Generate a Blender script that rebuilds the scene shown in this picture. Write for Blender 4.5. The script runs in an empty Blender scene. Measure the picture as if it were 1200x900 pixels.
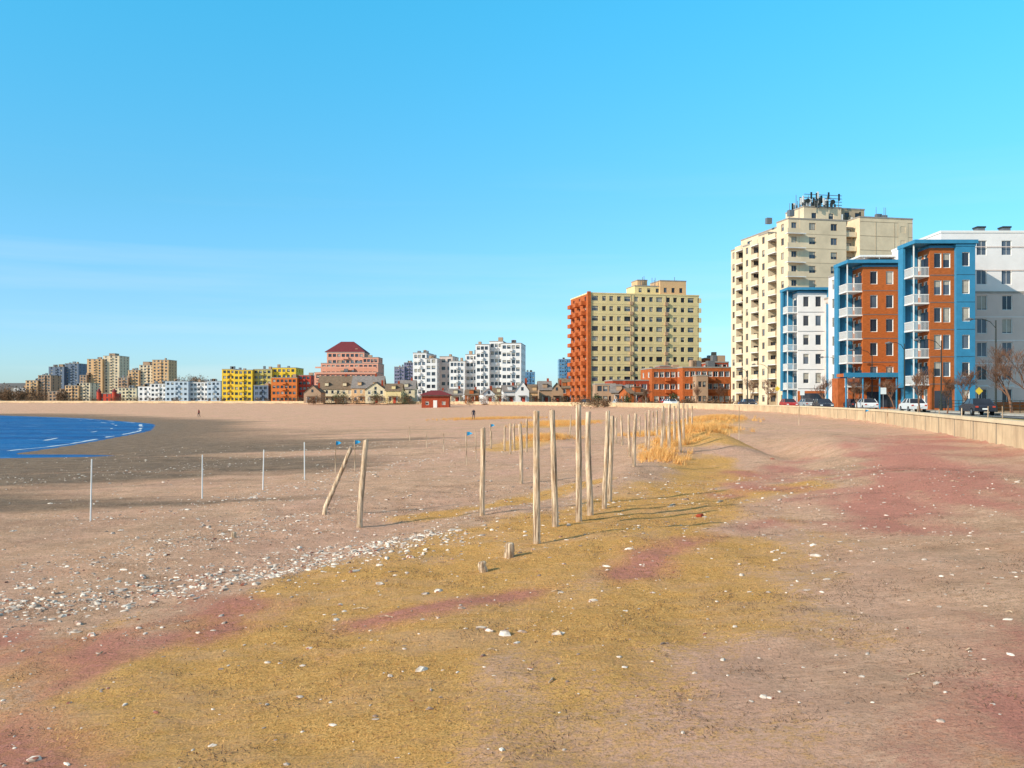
import bpy, math, random
import numpy as np
from mathutils import Vector
random.seed(7); rng=np.random.default_rng(11)
R=math.radians
EYE=4.0; F=1100.0; HZ=468.0
scene=bpy.context.scene
# ------------------------------------------------------------------ materials
class G:
    def __init__(s,name):
        s.m=bpy.data.materials.new(name); s.m.use_nodes=True; s.t=s.m.node_tree; s.N=s.t.nodes
        s.b=s.N['Principled BSDF']; s.tc=None
    def co(s):
        if not s.tc: s.tc=s.N.new('ShaderNodeTexCoord')
        return s.tc.outputs['Object']
    def link(s,a,b): s.t.links.new(a,b)
    def noise(s,scale,detail=4,rough=.6,vec=None,stretch=None):
        n=s.N.new('ShaderNodeTexNoise'); n.inputs['Scale'].default_value=scale; n.inputs['Detail'].default_value=detail
        n.inputs['Roughness'].default_value=rough
        v=vec or s.co()
        if stretch:
            mp=s.N.new('ShaderNodeMapping'); mp.inputs['Scale'].default_value=stretch; s.link(v,mp.inputs[0]); v=mp.outputs[0]
        s.link(v,n.inputs['Vector']); return n.outputs['Fac']
    def ramp(s,fac,a,b,lo=0.,hi=1.):
        r=s.N.new('ShaderNodeMapRange'); r.inputs[1].default_value=a; r.inputs[2].default_value=b
        r.inputs[3].default_value=lo; r.inputs[4].default_value=hi; s.link(fac,r.inputs[0]); return r.outputs[0]
    def mix(s,f,a,b,mode='MIX'):
        m=s.N.new('ShaderNodeMix'); m.data_type='RGBA'; m.blend_type=mode
        for i,v in ((0,f),(6,a),(7,b)):
            if isinstance(v,(int,float)): m.inputs[i].default_value=v
            elif isinstance(v,tuple): m.inputs[i].default_value=(*v,1)[:4]
            else: s.link(v,m.inputs[i])
        return m.outputs[2]
    def math(s,op,a,b):
        m=s.N.new('ShaderNodeMath'); m.operation=op
        for i,v in ((0,a),(1,b)):
            if isinstance(v,(int,float)): m.inputs[i].default_value=v
            else: s.link(v,m.inputs[i])
        return m.outputs[0]
    def bump(s,h,strength,dist,prev=None):
        b=s.N.new('ShaderNodeBump'); b.inputs['Strength'].default_value=strength; b.inputs['Distance'].default_value=dist
        s.link(h,b.inputs['Height'])
        if prev is not None: s.link(prev,b.inputs['Normal'])
        s.link(b.outputs[0],s.b.inputs['Normal']); return b.outputs[0]
    def col(s,c): s.link(c,s.b.inputs['Base Color'])
MATS={}
def mat(name,c,rough=.8,var=.18,scale=1.2,metal=0,bump=0,stretch=None,spec=.3):
    if name in MATS: return MATS[name]
    g=G(name); n=g.noise(scale,5,.65,stretch=stretch); n2=g.ramp(n,.3,.7)
    a=tuple(x*(1-var) for x in c); b=tuple(min(1,x*(1+var*.6)) for x in c)
    g.col(g.mix(n2,a,b)); g.b.inputs['Roughness'].default_value=rough; g.b.inputs['Metallic'].default_value=metal
    g.b.inputs['Specular IOR Level'].default_value=spec
    if bump: g.bump(g.noise(scale*12,4),bump,.03)
    MATS[name]=g.m; return g.m
def glassmat(name,c,rough=.12):
    g=G(name); n=g.noise(.35,2); g.col(g.mix(g.ramp(n,.35,.65),c,tuple(x*1.8 for x in c)))
    g.b.inputs['Roughness'].default_value=rough; g.b.inputs['Specular IOR Level'].default_value=.5
    MATS[name]=g.m; return g.m
glassmat('window_glass',(.025,.03,.042)); glassmat('window_glass_pale',(.07,.085,.11)); mat('window_blind',(.42,.38,.32),.6)
mat('white_trim',(.78,.75,.71),.5,.06); mat('wood_panel',(.44,.115,.025),.6,.38,2.0,stretch=(1,1,6))
mat('blue_panel',(.04,.22,.38),.45,.14); mat('white_cladding',(.78,.74,.72),.6,.09,.4); mat('grey_cladding',(.66,.53,.47),.7,.1,.4)
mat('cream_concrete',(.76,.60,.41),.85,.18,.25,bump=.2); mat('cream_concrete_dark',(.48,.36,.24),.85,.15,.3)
mat('yellow_brick',(.78,.60,.30),.85,.14,.5); mat('orange_brick',(.46,.115,.03),.85,.35,1.5); mat('red_brick',(.35,.06,.025),.85,.35,1.5)
mat('roof_gravel',(.34,.30,.26),.9); mat('steel_grey',(.22,.22,.23),.5,.1,metal=.5); mat('dark_metal',(.03,.035,.03),.5)
mat('asphalt',(.07,.065,.062),.9,.2,.6,bump=.3); mat('pavement',(.52,.41,.29),.9,.15,.8,bump=.2); mat('kerb_stone',(.45,.42,.38),.85)
mat('paint_white',(.8,.8,.78),.7); mat('paint_yellow',(.75,.50,.05),.7); mat('tyre',(.02,.02,.02),.9); mat('hub',(.4,.4,.42),.35,metal=.8)
mat('pink_stucco',(.74,.34,.23),.8,.1,.3); mat('maroon_roof',(.19,.035,.04),.8); mat('shingle_brown',(.22,.15,.10),.9,.3); mat('shingle_grey',(.26,.22,.20),.9,.3)
mat('lemon',(.82,.53,.04),.7,.12); mat('orange_stucco',(.68,.18,.035),.7,.12); mat('red_stucco',(.52,.06,.03),.7,.12); mat('pale_green',(.56,.45,.13),.7)
mat('blue_grey',(.15,.19,.26),.7,.1); mat('tan_concrete',(.68,.42,.22),.85,.12,.2); mat('tan_dark',(.44,.28,.18),.85,.12,.2); mat('pale_blue',(.50,.57,.65),.7,.1)
mat('bark',(.22,.11,.065),.9,.3,3); mat('blue_glass',(.12,.26,.42),.2,.2,.2); mat('purple_grey',(.24,.22,.32),.6)
mat('cloth_blue',(.03,.35,.65),.8); mat('cream_paint',(.72,.60,.40),.8)
# ------------------------------------------------------------------ mesh builder
class MB:
    def __init__(s): s.p={}
    def part(s,n): return s.p.setdefault(n,([],[],[],[]))
    def face(s,part,m,pts):
        V,Fc,M,I=s.part(part)
        if m not in M: M.append(m)
        k=len(V); V.extend(pts); Fc.append(tuple(range(k,k+len(pts)))); I.append(M.index(m))
    def box(s,part,m,x0,x1,y0,y1,z0,z1):
        f=s.face
        f(part,m,[(x0,y0,z0),(x1,y0,z0),(x1,y0,z1),(x0,y0,z1)]); f(part,m,[(x1,y1,z0),(x0,y1,z0),(x0,y1,z1),(x1,y1,z1)])
        f(part,m,[(x0,y1,z0),(x0,y0,z0),(x0,y0,z1),(x0,y1,z1)]); f(part,m,[(x1,y0,z0),(x1,y1,z0),(x1,y1,z1),(x1,y0,z1)])
        f(part,m,[(x0,y0,z1),(x1,y0,z1),(x1,y1,z1),(x0,y1,z1)]); f(part,m,[(x0,y1,z0),(x1,y1,z0),(x1,y0,z0),(x0,y0,z0)])
    def tube(s,part,m,pts,rad,n=6,cap=True):
        V,Fc,M,I=s.part(part)
        if m not in M: M.append(m)
        mi=M.index(m); base=len(V)
        for i,p in enumerate(pts):
            p=Vector(p); d=(Vector(pts[min(i+1,len(pts)-1)])-Vector(pts[max(i-1,0)])).normalized()
            a=Vector((1,0,0)) if abs(d.x)<.8 else Vector((0,1,0))
            u=d.cross(a).normalized(); v=d.cross(u)
            for k in range(n):
                t=2*math.pi*k/n; V.append(tuple(p+(u*math.cos(t)+v*math.sin(t))*rad[i]))
        for i in range(len(pts)-1):
            for k in range(n):
                a=base+i*n+k; b=base+i*n+(k+1)%n; Fc.append((a,b,b+n,a+n)); I.append(mi)
        if cap:
            Fc.append(tuple(base+k for k in range(n))); I.append(mi)
            e=base+(len(pts)-1)*n; Fc.append(tuple(e+k for k in range(n))); I.append(mi)
    def build(s,name,loc=(0,0,0),rot=0,smooth=False,forceparent=False):
        obs=[]
        for pn,(V,Fc,M,I) in s.p.items():
            me=bpy.data.meshes.new(pn); me.from_pydata(V,[],Fc)
            for m in M: me.materials.append(MATS[m])
            me.polygons.foreach_set('material_index',I)
            if smooth: me.polygons.foreach_set('use_smooth',[True]*len(Fc))
            me.update(); o=bpy.data.objects.new(pn,me); scene.collection.objects.link(o); obs.append(o)
        if len(obs)==1 and not forceparent:
            o=obs[0]; o.name=name; o.location=loc; o.rotation_euler=(0,0,rot); return o
        e=bpy.data.objects.new(name,None); scene.collection.objects.link(e); e.location=loc; e.rotation_euler=(0,0,rot)
        for o in obs: o.parent=e
        return e
def cols(W,n,ww,m=0.4):
    if n<=0: return []
    sp=(W-2*m)/n; ww=min(ww,sp*.8); return [(m+sp*(i+.5)-ww/2,m+sp*(i+.5)+ww/2) for i in range(n)]
def rows(H,nf,wh,sill=.9):
    fh=H/nf; wh=min(wh,fh*.72); return [(fh*i+min(sill,fh-wh-.2),fh*i+min(sill,fh-wh-.2)+wh) for i in range(nf)]
def wall(mb,p0,ang,W,z0,H,cl,rw,wm,depth=.18,frame=None,blind=.18,part='walls'):
    ca,sa=math.cos(ang),math.sin(ang)
    def P(u,v,o=0): return (p0[0]+ca*u+sa*o, p0[1]+sa*u-ca*o, z0+v)
    def q(part,m,u0,u1,v0,v1,o=0): mb.face(part,m,[P(u0,v0,o),P(u1,v0,o),P(u1,v1,o),P(u0,v1,o)])
    if not cl or not rw: q(part,wm,0,W,0,H); return
    v=0
    for (a,b) in rw:
        q(part,wm,0,W,v,a)
        u=0
        for (c,d) in cl:
            q(part,wm,u,c,a,b); u=d
            gm='window_glass_pale' if random.random()<.3 else 'window_glass'  # paler glass tone on a random share of windows
            q('windows',gm,c,d,a,b,-depth)
            if random.random()<blind*2:
                q('window_blinds','window_blind',c+.1,d-.1,b-(b-a)*random.choice((.3,.45,.6,.9)),b-.08,-depth+.012)
            D=-depth; rm=frame or wm
            for A,B in (((c,a),(c,b)),((c,b),(d,b)),((d,b),(d,a)),((d,a),(c,a))):
                mb.face('reveals',rm,[P(*A,0),P(*B,0),P(*B,D),P(*A,D)])
            if frame:
                f=.07; o=D+.04
                q('window_frames',frame,c,c+f,a,b,o); q('window_frames',frame,d-f,d,a,b,o)
                q('window_frames',frame,c+f,d-f,a,a+f,o); q('window_frames',frame,c+f,d-f,b-f,b,o)
                if d-c>1.1: mdl=(c+d)/2; q('window_frames',frame,mdl-.03,mdl+.03,a+f,b-f,o)
        q(part,wm,u,W,a,b); v=b
    q(part,wm,0,W,v,H)
def block(mb,x,y,w,d,z0,h,wm,fl=5,ns=4,nw=0,ww=1.3,wh=1.5,frame=None,depth=.18,cap='roof_gravel',capm=None,blind=.18,ne=None,part='walls'):
    rw=rows(h,fl,wh) if fl else []
    wall(mb,(x,y),0,w,z0,h,cols(w,ns,ww),rw,wm,depth,frame,blind,part)
    wall(mb,(x,y+d),-math.pi/2,d,z0,h,cols(d,nw,ww),rw,wm,depth,frame,blind,part)
    wall(mb,(x+w,y),math.pi/2,d,z0,h,cols(d,nw if ne is None else ne,ww),rw,wm,depth,frame,blind,part)
    wall(mb,(x+w,y+d),math.pi,w,z0,h,[],[],wm,part=part)
    mb.box('roof',capm or cap,x-.08,x+w+.08,y-.08,y+d+.08,z0+h,z0+h+.3)
LAND=2.55
# ------------------------------------------------------------------ terrain functions
YW=np.array([-400,-50,0,32,69,100,130,150,170,190,240,330,380,420,470,520,700,7000.])
XWk=np.array([-80,-4,9,17.5,27.5,32.5,35.5,36.5,35,31,18,-15,-60,-130,-256,-450,-1200,-25000.])
YS=np.array([-400,0,64,85,119,152,200,244,300,350,420,520,700,7000.])
XSk=np.array([-20,-28,-36,-39,-46,-58,-92,-140,-220,-330,-520,-900,-1800,-32000.])
yy=np.arange(-400,7001,1.0)
def smooth(a,w):
    k=np.exp(-np.linspace(-2,2,2*w+1)**2); k/=k.sum(); p=np.pad(a,w,mode='edge'); return np.convolve(p,k,'valid')
xw_t=smooth(np.interp(yy,YW,XWk),14); xs_t=smooth(np.interp(yy,YS,XSk),12)
sl_t=np.gradient(xw_t)
def XW(Y): return np.interp(Y,yy,xw_t)
def XS(Y): return np.interp(Y,yy,xs_t)
def h2(ix,iy,s):
    n=(ix*374761393+iy*668265263+s*1442695041)&0xffffffff; n=((n^(n>>13))*1274126177)&0xffffffff; return ((n^(n>>16))&0xffff)/65535.0
def vn(x,y,s=0):
    x=np.asarray(x,float); y=np.asarray(y,float)
    ix=np.floor(x).astype(np.int64); iy=np.floor(y).astype(np.int64); fx=x-ix; fy=y-iy; fx=fx*fx*(3-2*fx); fy=fy*fy*(3-2*fy)
    return (h2(ix,iy,s)*(1-fx)+h2(ix+1,iy,s)*fx)*(1-fy)+(h2(ix,iy+1,s)*(1-fx)+h2(ix+1,iy+1,s)*fx)*fy
def fbm(x,y,s=0,o=4):
    t=0;a=.5
    for i in range(o): t=t+a*(vn(x*2**i+i*17.3,y*2**i-i*9.1,s+i)-.5); a*=.5
    return t
def gb(X,Y,cx,cy,rx,ry,h,rot=0):
    dx=X-cx; dy=Y-cy; c,s_=math.cos(rot),math.sin(rot); u=dx*c+dy*s_; v=-dx*s_+dy*c
    return h*np.exp(-(u/rx)**2-(v/ry)**2)
def terrain(X,Y):
    X=np.asarray(X,float); Y=np.asarray(Y,float)
    xs=XS(Y); xw=XW(Y); t=(X-xs)/(xw-xs)
    z=np.interp(t,[-1,-.3,0,.12,.3,.5,.65,.78,.9,1.0],[-6,-1.5,0,.14,.38,.72,1.02,1.32,1.85,2.2])
    near=np.clip((170-Y)/100,0,1)
    beach=np.clip(t*4,0,1)
    z=z+beach*(.30*fbm(X/9,Y/9,1)+.16*fbm(X/2.6,Y/2.6,5))*np.clip(near+.3,0,1)
    z=z+near*beach*.11*fbm(X/.7,Y/.7,9,3)
    z=z+gb(X,Y,9.4,47,2.0,6.5,1.25,.12)+gb(X,Y,7.2,41,1.6,3.5,.5)+gb(X,Y,19,88,4,9,.65,-.2)+gb(X,Y,12.5,60,3,7,.75)+gb(X,Y,2.2,62,3.5,7,.4)
    z=z-gb(X,Y,12.4,42,2.0,8,.55)+gb(X,Y,-31,66,4,1.7,-.33)+gb(X,Y,11,25,2.0,4,.28)+gb(X,Y,4.6,34,1.5,6,.40,-.25)+gb(X,Y,16,48,1.6,9,.3,-.25)
    z=z+gb(X,Y,1.5,19,3.5,6,.12)-gb(X,Y,-4.5,19,1.6,6,.12,-.4)+gb(X,Y,13,33,1.6,5,.3,.3)
    d=(X-xw)/np.sqrt(1+np.interp(Y,yy,sl_t)**2)
    k=np.clip(d/.4,0,1); return z*(1-k)+k*LAND
def ground_at_pixel(px,py):
    """ground position seen at image pixel px, py, projected from the camera onto the terrain"""
    dy=py-HZ; z=1.0
    for _ in range(60):
        D=(EYE-z)*F/dy; z=z*.6+.4*float(terrain(D*(px-600)/F,D))
    return D*(px-600)/F,D,z
# ------------------------------------------------------------------ ground
def spaced(c,a,lo,hi,n):
    u=np.linspace(math.asinh((lo-c)/a),math.asinh((hi-c)/a),n); return c+a*np.sinh(u)
gx=spaced(0,8,-6000,6000,850); gy=spaced(12,8,-300,6900,850)
GX,GY=np.meshgrid(gx,gy); GZ=terrain(GX,GY)
def gridmesh(name,X,Y,Z):
    ny,nx=X.shape; me=bpy.data.meshes.new(name); me.vertices.add(nx*ny)
    me.vertices.foreach_set('co',np.stack([X,Y,Z],-1).reshape(-1).astype(np.float32))
    i=np.arange(nx*ny).reshape(ny,nx); q=np.stack([i[:-1,:-1],i[:-1,1:],i[1:,1:],i[1:,:-1]],-1).reshape(-1,4); n=len(q)
    me.loops.add(n*4); me.loops.foreach_set('vertex_index',q.reshape(-1).astype(np.int32)); me.polygons.add(n)
    me.polygons.foreach_set('loop_start',(np.arange(n)*4).astype(np.int32)); me.polygons.foreach_set('loop_total',np.full(n,4,np.int32))
    me.polygons.foreach_set('use_smooth',np.ones(n,bool)); me.update(calc_edges=True); return me
me=gridmesh('sand_ground',GX,GY,GZ)
def cap_(X,Y,p,q,r):
    px,py=p; qx,qy=q; dx,dy=qx-px,qy-py; L=dx*dx+dy*dy
    t=np.clip(((X-px)*dx+(Y-py)*dy)/L,0,1); return 1-np.hypot(X-px-t*dx,Y-py-t*dy)/r
def straw_f(X,Y):
    m=np.maximum.reduce([cap_(X,Y,(-2.4,5),(-2.0,11.5),3.5),cap_(X,Y,(-1.6,12.5),(1.0,18.5),2.9),cap_(X,Y,(1,18.5),(6.0,27),2.5),cap_(X,Y,(2,12),(3.5,17),1.8),cap_(X,Y,(5,27),(8,38),1.4),cap_(X,Y,(-2.5,24.5),(2.5,31),.8)])
    m=.5+m*1.15+2.3*fbm(X/1.2,Y/2.4,21,5)
    m2=np.maximum.reduce([cap_(X,Y,(8.8,44),(9.2,52),2.6),cap_(X,Y,(17,84),(21,95),4),cap_(X,Y,(0,58),(4,70),2.2),cap_(X,Y,(12,58),(13,66),2.5),cap_(X,Y,(3,105),(9,125),4)])
    return np.clip(np.maximum(m,.4+m2*1.5+fbm(X,Y,4)),0,1)
def red_f(X,Y):
    m=np.maximum.reduce([cap_(X,Y,(-8,12.6),(-4.6,11.9),1.7),cap_(X,Y,(-6,11.5),(-4.0,14),1.1),cap_(X,Y,(-2,12.3),(1.3,14.2),.5),cap_(X,Y,(1.3,14.2),(5.6,20),.9),
      cap_(X,Y,(8.5,19),(13,27),2.8),cap_(X,Y,(12,28),(20,46),3.6),cap_(X,Y,(4.0,7.0),(6.5,9.2),1.6),cap_(X,Y,(-5.0,8.4),(-3.6,7.2),.9),cap_(X,Y,(7,27),(10,36),1.6)])
    return np.clip(.2+m*.75+2.3*fbm(X/1.0,Y/2.6,31,5),0,.9)
T=(GX-XS(GY))/(XW(GY)-XS(GY))
wet=np.clip((.50-T)/.24+2.6*fbm(GX/14,GY/2.8,41)+.05,0,.95)*np.clip((GY-18)/14,0,1)
far=np.clip((.24-T)/.14+1.2*fbm(GX/18,GY/8,44),0,.85); k=np.clip((GY-70)/60,0,1); wet=wet*(1-k)+far*k
wet=np.maximum(wet,np.clip((.10-T)/.05,0,1)); wet=np.where(GY>255,np.clip((.05-T)/.05,0,1),wet)
urban=np.clip((GX-XW(GY))/1.0,0,1)
A=np.stack([straw_f(GX,GY)*(1-urban),red_f(GX,GY)*(1-urban)*(GY<80),wet,urban],-1).reshape(-1,4).astype(np.float32)
at=me.attributes.new('ground_kind','FLOAT_COLOR','POINT'); at.data.foreach_set('color',A.reshape(-1))
g=G('beach_ground')
an=g.N.new('ShaderNodeAttribute'); an.attribute_name='ground_kind'
sp=g.N.new('ShaderNodeSeparateColor'); g.link(an.outputs['Color'],sp.inputs[0])
nf=g.noise(11,6,.78); nm=g.noise(1.1,6,.7); ng=g.noise(48,4,.8); nl=g.noise(.25,5,.65,stretch=(1,.5,1)); nc=g.noise(4.5,5,.75)
nr=g.noise(7,3,.6,stretch=(.22,1.8,1)); nk=g.noise(.7,7,.75,stretch=(.7,1.3,1))
sand=g.mix(g.ramp(nm,.3,.7),(.70,.40,.25),(.93,.60,.41)); sand=g.mix(g.ramp(nf,.45,.70,0,.8),sand,(.52,.28,.165))
sand=g.mix(g.ramp(nr,.5,.68,0,.45),sand,(.50,.28,.17))
sand=g.mix(g.ramp(nk,.50,.64,0,.55),sand,(.50,.32,.21))
sand=g.mix(g.math('MULTIPLY',g.ramp(ng,.52,.62),g.ramp(nc,.40,.58,.15,1.)),sand,(.15,.09,.06))
sand=g.mix(g.ramp(nl,.45,.7,0,.5),sand,(.80,.44,.33))
straw=g.mix(g.ramp(nf,.3,.7),(.66,.31,.07),(1.0,.60,.22)); straw=g.mix(g.ramp(ng,.50,.61,0,.85),straw,(.22,.10,.035)); straw=g.mix(g.ramp(nk,.48,.64,0,.7),straw,(.74,.43,.23))
red=g.mix(g.ramp(nf,.3,.7),(.48,.155,.115),(.80,.36,.27)); red=g.mix(g.ramp(ng,.53,.63,0,.7),red,(.20,.07,.045))
wetc=g.mix(g.ramp(nm,.3,.7),(.22,.145,.095),(.44,.30,.195)); wetc=g.mix(g.ramp(nf,.4,.7,0,.7),wetc,(.12,.08,.052)); wetc=g.mix(g.ramp(nr,.5,.66,0,.5),wetc,(.13,.085,.06))
urb=g.mix(g.ramp(nm,.3,.7),(.30,.19,.11),(.44,.30,.18))
def soft(m,k,lo=.35,hi=.65): return g.ramp(g.math('ADD',m,g.math('MULTIPLY',g.math('SUBTRACT',nf,.5),k)),lo,hi)
c=g.mix(soft(sp.outputs[2],.6,.1,.9),sand,wetc)
c=g.mix(soft(sp.outputs[0],2.4,.2,.85),c,straw)
c=g.mix(soft(sp.outputs[1],1.6,.2,1.0),c,red)
c=g.mix(an.outputs['Alpha'],c,urb); g.col(c)
g.link(g.ramp(sp.outputs[2],.5,1.,.95,.7),g.b.inputs['Roughness']); g.b.inputs['Specular IOR Level'].default_value=.08
b0=g.bump(nc,.75,.15); b0=g.bump(nr,.6,.07,b0); b1=g.bump(nf,.8,.06,b0); g.bump(ng,.8,.015,b1)
me.materials.append(g.m); o=bpy.data.objects.new('sand_ground',me); scene.collection.objects.link(o)
# ------------------------------------------------------------------ water
g=G('sea_water'); MATS['sea_water']=g.m
w1=g.noise(.9,5,.65,stretch=(.5,1.6,1)); w2=g.noise(.10,5,.7,stretch=(.35,1.5,1))
cc=g.mix(g.ramp(w1,.38,.62),(.0,.03,.15),(.006,.085,.32)); cc=g.mix(g.ramp(w2,.42,.60,0,.7),cc,(.005,.15,.42))
fo=g.noise(.6,7,.85,stretch=(.25,1.2,1)); cc=g.mix(g.ramp(fo,.56,.66,0,.7),cc,(.45,.62,.78)); g.col(cc)
g.b.inputs['Roughness'].default_value=.4; g.b.inputs['Specular IOR Level'].default_value=.05; g.bump(w1,.9,.25)
mb=MB(); mb.face('sea','sea_water',[(-6000,-300,0),(20,-300,0),(20,6900,0),(-6000,6900,0)]); mb.build('sea_water')
mat('foam',(.62,.67,.72),.6)
mb=MB(); ys=np.arange(40,300,.8)
for off in (.2,4.5):
    for a,b in zip(ys[:-1],ys[1:]):
        if vn(a/4,3+off,77)<.40+.05*off: continue
        wa=.15+.45*vn(a/2,off,78); wo=1.6*float(vn(a/9,off,79)); wo2=1.6*float(vn(b/9,off,79))
        xa,xb=float(XS(a))-off-wo,float(XS(b))-off-wo2
        mb.face('foam','foam',[(xa-wa,a,.012),(xa,a,.012),(xb,b,.012),(xb-wa,b,.012)])
mb.build('surf_foam')
# ------------------------------------------------------------------ seawall, promenade, road
yc=np.concatenate([np.arange(-40,150,2.),np.arange(150,330,2.),np.arange(330,430,.8),np.arange(430,470,.5)])
PX=XW(yc); tx=np.gradient(PX,yc); L=np.hypot(tx,1); NX=1/L; NY=-tx/L
def ribbon(mb,part,m,o0,o1,z0,z1,i0=0,i1=None,step=1):
    i1=i1 or len(yc)-1
    for i in range(i0,i1,step):
        j=min(i+step,len(yc)-1)
        a=(PX[i]+NX[i]*o0,yc[i]+NY[i]*o0); b=(PX[i]+NX[i]*o1,yc[i]+NY[i]*o1); c_=(PX[j]+NX[j]*o1,yc[j]+NY[j]*o1); d=(PX[j]+NX[j]*o0,yc[j]+NY[j]*o0)
        mb.face(part,m,[(*a,z1),(*b,z1),(*c_,z1),(*d,z1)])
        if z1-z0>.02:
            mb.face(part,m,[(*d,z0),(*a,z0),(*a,z1),(*d,z1)]); mb.face(part,m,[(*b,z0),(*c_,z0),(*c_,z1),(*b,z1)])
g=G('wall_concrete'); MATS['wall_concrete']=g.m
n1=g.noise(.6,5,.7); n2=g.noise(3,5,.7,stretch=(1,1,.15)); cc=g.mix(g.ramp(n1,.3,.7),(.50,.34,.20),(.76,.55,.33)); cc=g.mix(g.ramp(n2,.5,.68,0,.7),cc,(.32,.20,.12)); g.col(cc); g.b.inputs['Roughness'].default_value=.9; g.bump(g.noise(9,4),.3,.03)
mat('wall_cap',(.74,.57,.37),.9,.18,.6); mat('joint',(.25,.2,.15),.9)
mb=MB(); ribbon(mb,'wall','wall_concrete',0,.38,1.2,3.1); ribbon(mb,'coping','wall_cap',-.06,.44,3.1,3.24)
for i in range(0,110,2):
    x,y=PX[i],yc[i]; nx,ny=NX[i],NY[i]
    mb.face('joints','joint',[(x-nx*.012,y-.03,1.5),(x-nx*.012,y+.03,1.5),(x-nx*.012,y+.03,3.1),(x-nx*.012,y-.03,3.1)])
mb.build('sea_wall')
mb=MB(); ribbon(mb,'slab','pavement',.44,3.6,2.3,2.74); mb.build('promenade_pavement')
mb=MB(); ribbon(mb,'kerb','kerb_stone',3.6,3.8,2.3,2.75); ribbon(mb,'kerb','kerb_stone',13.0,13.2,2.3,2.75,i1=150); mb.build('road_kerb')
mb=MB(); ribbon(mb,'road','asphalt',3.8,13.0,2.3,2.60); mb.build('asphalt_road')
mb=MB(); ribbon(mb,'slab','pavement',13.2,16.6,2.3,2.74,i1=150); mb.build('street_pavement')
mb=MB(); ribbon(mb,'m','paint_yellow',8.3,8.42,0,2.604); ribbon(mb,'m','paint_yellow',8.55,8.67,0,2.604)
ribbon(mb,'m','paint_white',6.0,6.12,0,2.604); ribbon(mb,'m','paint_white',10.9,11.02,0,2.604)
mb.build('road_markings')
# ------------------------------------------------------------------ right-hand apartment complex
def balcony_stack(mb,x0,x1,y0,y1,floors,fh,z0=0,slab='white_trim',rail='white_trim',first=1):
    for i in range(first,floors):
        z=z0+i*fh
        mb.box('balcony_slabs',slab,x0,x1,y0,y1,z-.18,z)
        mb.box('balcony_rails',rail,x0,x0+.05,y0,y1,z+.95,z+1.03)
        mb.box('balcony_rails',rail,x0+.05,x1,y0,y0+.05,z+.95,z+1.03)
        for k in range(int((x1-x0)/.16)): mb.box('balusters',rail,x0+.1+.16*k,x0+.14+.16*k,y0+.01,y0+.04,z,z+.95)
        for k in range(int((y1-y0)/.16)): mb.box('balusters',rail,x0+.01,x0+.04,y0+.1+.16*k,y0+.14+.16*k,z,z+.95)
        mb.box('balcony_doors','window_glass',x1-.02,x1+.02,y0+.3,y1-.3,z+.05,z+2.2)
def bay_wing(name,X,Y,wood_w,H,left,blue_w,ncol,wallm,floors=6,dep=8,canopy=False,fin=1.2):
    mb=MB(); fh=(H-.9)/floors
    block(mb,0,0,wood_w,dep,0,H-.9,wallm,floors,ncol,2,1.0,1.8,frame='white_trim',capm='blue_panel')
    mb.box('ground_floor_brick','orange_brick',-.06,wood_w+.02,-.09,-.02,0,2.9)
    mb.box('shopfront','window_glass',.5,wood_w-.4,-.13,-.1,.4,2.5)
    for i in range(1,floors): mb.box('floor_trim','steel_grey',.02,wood_w-.05,-.04,-.012,i*fh-.04,i*fh+.04)
    if blue_w: 
        block(mb,wood_w-.02,-.55,blue_w,dep,0,H-.75,'blue_panel',floors,1 if blue_w>1 else 0,0,.9,1.7,frame='white_trim',capm='blue_panel')
        if blue_w>1: 
            for i in range(1,floors): mb.box('panel_seams','dark_metal',wood_w,wood_w+blue_w-.03,-.575,-.56,i*fh-.02,i*fh+.02)
    w=wood_w+blue_w
    mb.box('blue_roof_frame','blue_panel',-left-.2,w+.25,-.8,dep+.4,H-.45,H)
    mb.box('blue_fin','blue_panel',-left-.15,-left+.15,dep-fin,dep+.25,2.9,H-.46)
    mb.box('blue_wall','blue_panel',-left+.16,-.03,dep-.6,dep,0,H-.46)
    balcony_stack(mb,-left,-.02,.15,dep-fin-.05,floors,fh)
    mb.box('balcony_column','white_trim',-left+.07,-left+.2,.22,.34,0,H-.46)
    if canopy:
        mb.box('canopy','orange_brick',-left-1.5,w-.4,-3.2,-.14,4.5,4.95); mb.box('canopy_edge','blue_panel',-left-1.6,w-.3,-3.3,-3.21,4.45,5.05)
        for k in range(4): mb.tube('canopy_columns','blue_panel',[(-left-1.2+k*(w+left)/3.4,-3,0),(-left-1.2+k*(w+left)/3.4,-3,4.5)],[.12,.12],8)
        mb.box('ground_wall','orange_brick',-left-.9,-.1,1.0,dep-1,0,4.4)
    mb.build(name,(X,Y,LAND))
bay_wing('timber_and_blue_apartment_building',51.2,115,3.0,20.9,2.0,2.3,2,'wood_panel',dep=4.0)
bay_wing('timber_apartment_building',48.6,130,5.2,20.7,2.2,.35,2,'wood_panel',canopy=True,dep=4.5)
bay_wing('white_and_blue_apartment_building',49.0,161,5.0,20.6,1.8,.7,2,'white_cladding',dep=3.4,fin=.8)
mb=MB() # long white block
block(mb,0,0,40,16,0,15.2,'grey_cladding',5,12,3,1.3,1.9,frame='white_trim')
block(mb,.02,.1,39.8,15.8,15.5,7.6,'white_cladding',2,12,3,1.3,1.9,frame='white_trim',capm='white_trim')
for k in range(5): mb.box('white_bands','white_trim',8*k+3.2,8*k+3.55,-.12,-.02,0,15.2)
for i in range(1,8): mb.box('floor_trim','grey_cladding' if i>5 else 'white_cladding',.05,39.7,-.03,-.01,i*3.04-.05,i*3.04+.05)
mb.box('ground_floor_brick','orange_brick',-.1,39.9,-.16,-.03,0,1.1)
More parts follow.
